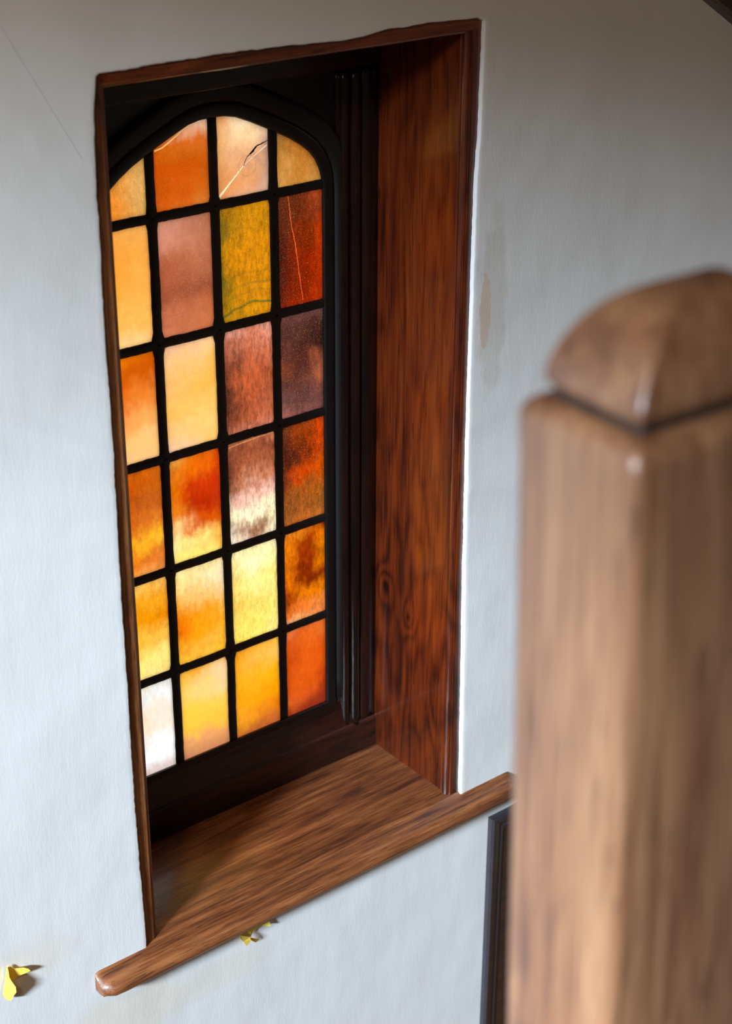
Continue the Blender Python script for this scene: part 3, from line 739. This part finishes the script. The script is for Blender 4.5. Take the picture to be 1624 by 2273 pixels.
scrap('yellow_paper_scrap', [
 ('folded_flap', [(0.1528,-0.018,-0.0566),(0.1518,-0.018,-0.0608),(0.1601,-0.014,-0.0747),(0.1691,-0.01,-0.0912),(0.1729,-0.012,-0.0862),(0.1747,-0.014,-0.0797),(0.1828,-0.01,-0.0895),(0.1881,-0.007,-0.0961),(0.1969,-0.005,-0.0957),(0.1749,-0.012,-0.0759)]),
 ('torn_tip', [(0.1528,-0.018,-0.0566),(0.1777,-0.008,-0.0794),(0.1817,-0.006,-0.0767),(0.187,-0.006,-0.0712),(0.1999,-0.006,-0.0695),(0.2157,-0.01,-0.0763),(0.2145,-0.008,-0.0638),(0.1988,-0.008,-0.0585),(0.1817,-0.008,-0.0593),(0.1677,-0.01,-0.0577)])],
 'torn yellow paper scrap on the wall tucked under the window sill')

# ------------------------------------------------------------------ black moulded frame on the wall, low at right (mostly behind the newel)
tr = empty('trim_1', (0.69, 0, -0.9)); tr['kind'] = 'structure'; tr['label'] = 'black gloss moulded frame on the wall under the sill'
def mould(p0, p1, p2, p3, name):
    """frame strip: outer edge p0->p1, inner edge p2->p3 (mitred), black moulded section"""
    m = MB(); prof = [(0.0, 0.002), (0.0, -0.009), (0.12, -0.013), (0.30, -0.0125), (0.55, -0.008), (0.80, -0.0055), (0.86, -0.007), (1.0, -0.006), (1.0, 0.002)]
    rings = []
    for t in [i/12 for i in range(13)]:
        a = Vector((p0[0]+(p1[0]-p0[0])*t, 0, p0[1]+(p1[1]-p0[1])*t)); b = Vector((p2[0]+(p3[0]-p2[0])*t, 0, p2[1]+(p3[1]-p2[1])*t))
        rings.append([a.lerp(b, u) + Vector((0, y, 0)) for (u, y) in prof])
    m.loft(rings); o = m.build(name, M_blackpaint, tr, smooth=True); o.data.set_sharp_from_angle(angle=math.radians(35))
    o.matrix_parent_inverse = Matrix.Translation(-Vector(tr.location))
x0, x1, z0, z1, w = 0.6895, 1.35, -1.38, -0.0870, 0.032
mould((x0, z0), (x0-0.000, z1), (x0+w, z0), (x0+w, z1-w), 'side_moulding')
mould((x0, z1), (x1, z1), (x0+w, z1-w), (x1-w, z1-w), 'top_moulding')
mould((x1, z1), (x1, z0), (x1-w, z1-w), (x1-w, z0), 'side_moulding')
o = MB().box(x0+w-0.001, x1-w+0.001, -0.004, 0.001, z0, z1-w+0.001).build('panel', M_beam, tr); o.matrix_parent_inverse = Matrix.Translation(-Vector(tr.location))

# ------------------------------------------------------------------ sloping dark string of the flight above, top right
m = MB(); sl = -0.59
def zz(x): return 1.2510 + sl*(x-1.0716)
m.loft([[(x, 0.001, zz(x)), (x, -0.020, zz(x)+0.001), (x, -0.026, zz(x)+0.006), (x, -0.026, zz(x)+0.26), (x, 0.001, zz(x)+0.26)] for x in [0.0+0.1*i for i in range(0, 24)]])
m.build('trim_2', M_beam, None, kind='structure')['label'] = 'dark oak stair string sloping across the top right corner'

# ------------------------------------------------------------------ the rest of the stair hall, round and behind the camera
FZ, CZ = -1.40, 2.70
MB().box(-3.4, 2.4, -3.4, 0.0, FZ-0.1, FZ).build('floor', M_floor, None, kind='structure')
MB().box(-3.4, 2.4, -3.4, 0.3, CZ, CZ+0.1).build('ceiling', M_ceil, None, kind='structure')
MB().box(2.4, 2.5, -3.4, 0.3, FZ-0.1, CZ+0.1).build('wall_right', M_wall, None, kind='structure')
MB().box(-3.4, 2.4, -3.5, -3.4, FZ-0.1, CZ+0.1).build('wall_front', M_wall, None, kind='structure')
wy0, wy1, wz0, wz1 = -2.35, -1.08, 0.90, 2.31
MB().box(-3.6, -3.4, -3.5, wy0, FZ-0.1, CZ+0.1).box(-3.6, -3.4, wy1, 0.3, FZ-0.1, CZ+0.1).box(-3.6, -3.4, wy0, wy1, FZ-0.1, wz0).box(-3.6, -3.4, wy0, wy1, wz1, CZ+0.1).build('wall_left', M_wall, None, kind='structure')
MB().box(-3.52, -3.48, wy0, wy0+0.05, wz0, wz1).box(-3.52, -3.48, wy1-0.05, wy1, wz0, wz1).box(-3.52, -3.48, wy0, wy1, wz0, wz0+0.05).box(-3.52, -3.48, wy0, wy1, wz1-0.05, wz1).build('window_2', M_wall, None, kind='structure')
# gravel yard outside, seen blurred through the coloured glass
MB().box(-20, 20, 0.31, 30, -1.7, -1.6).build('yard_ground', M_ground, None, kind='structure')
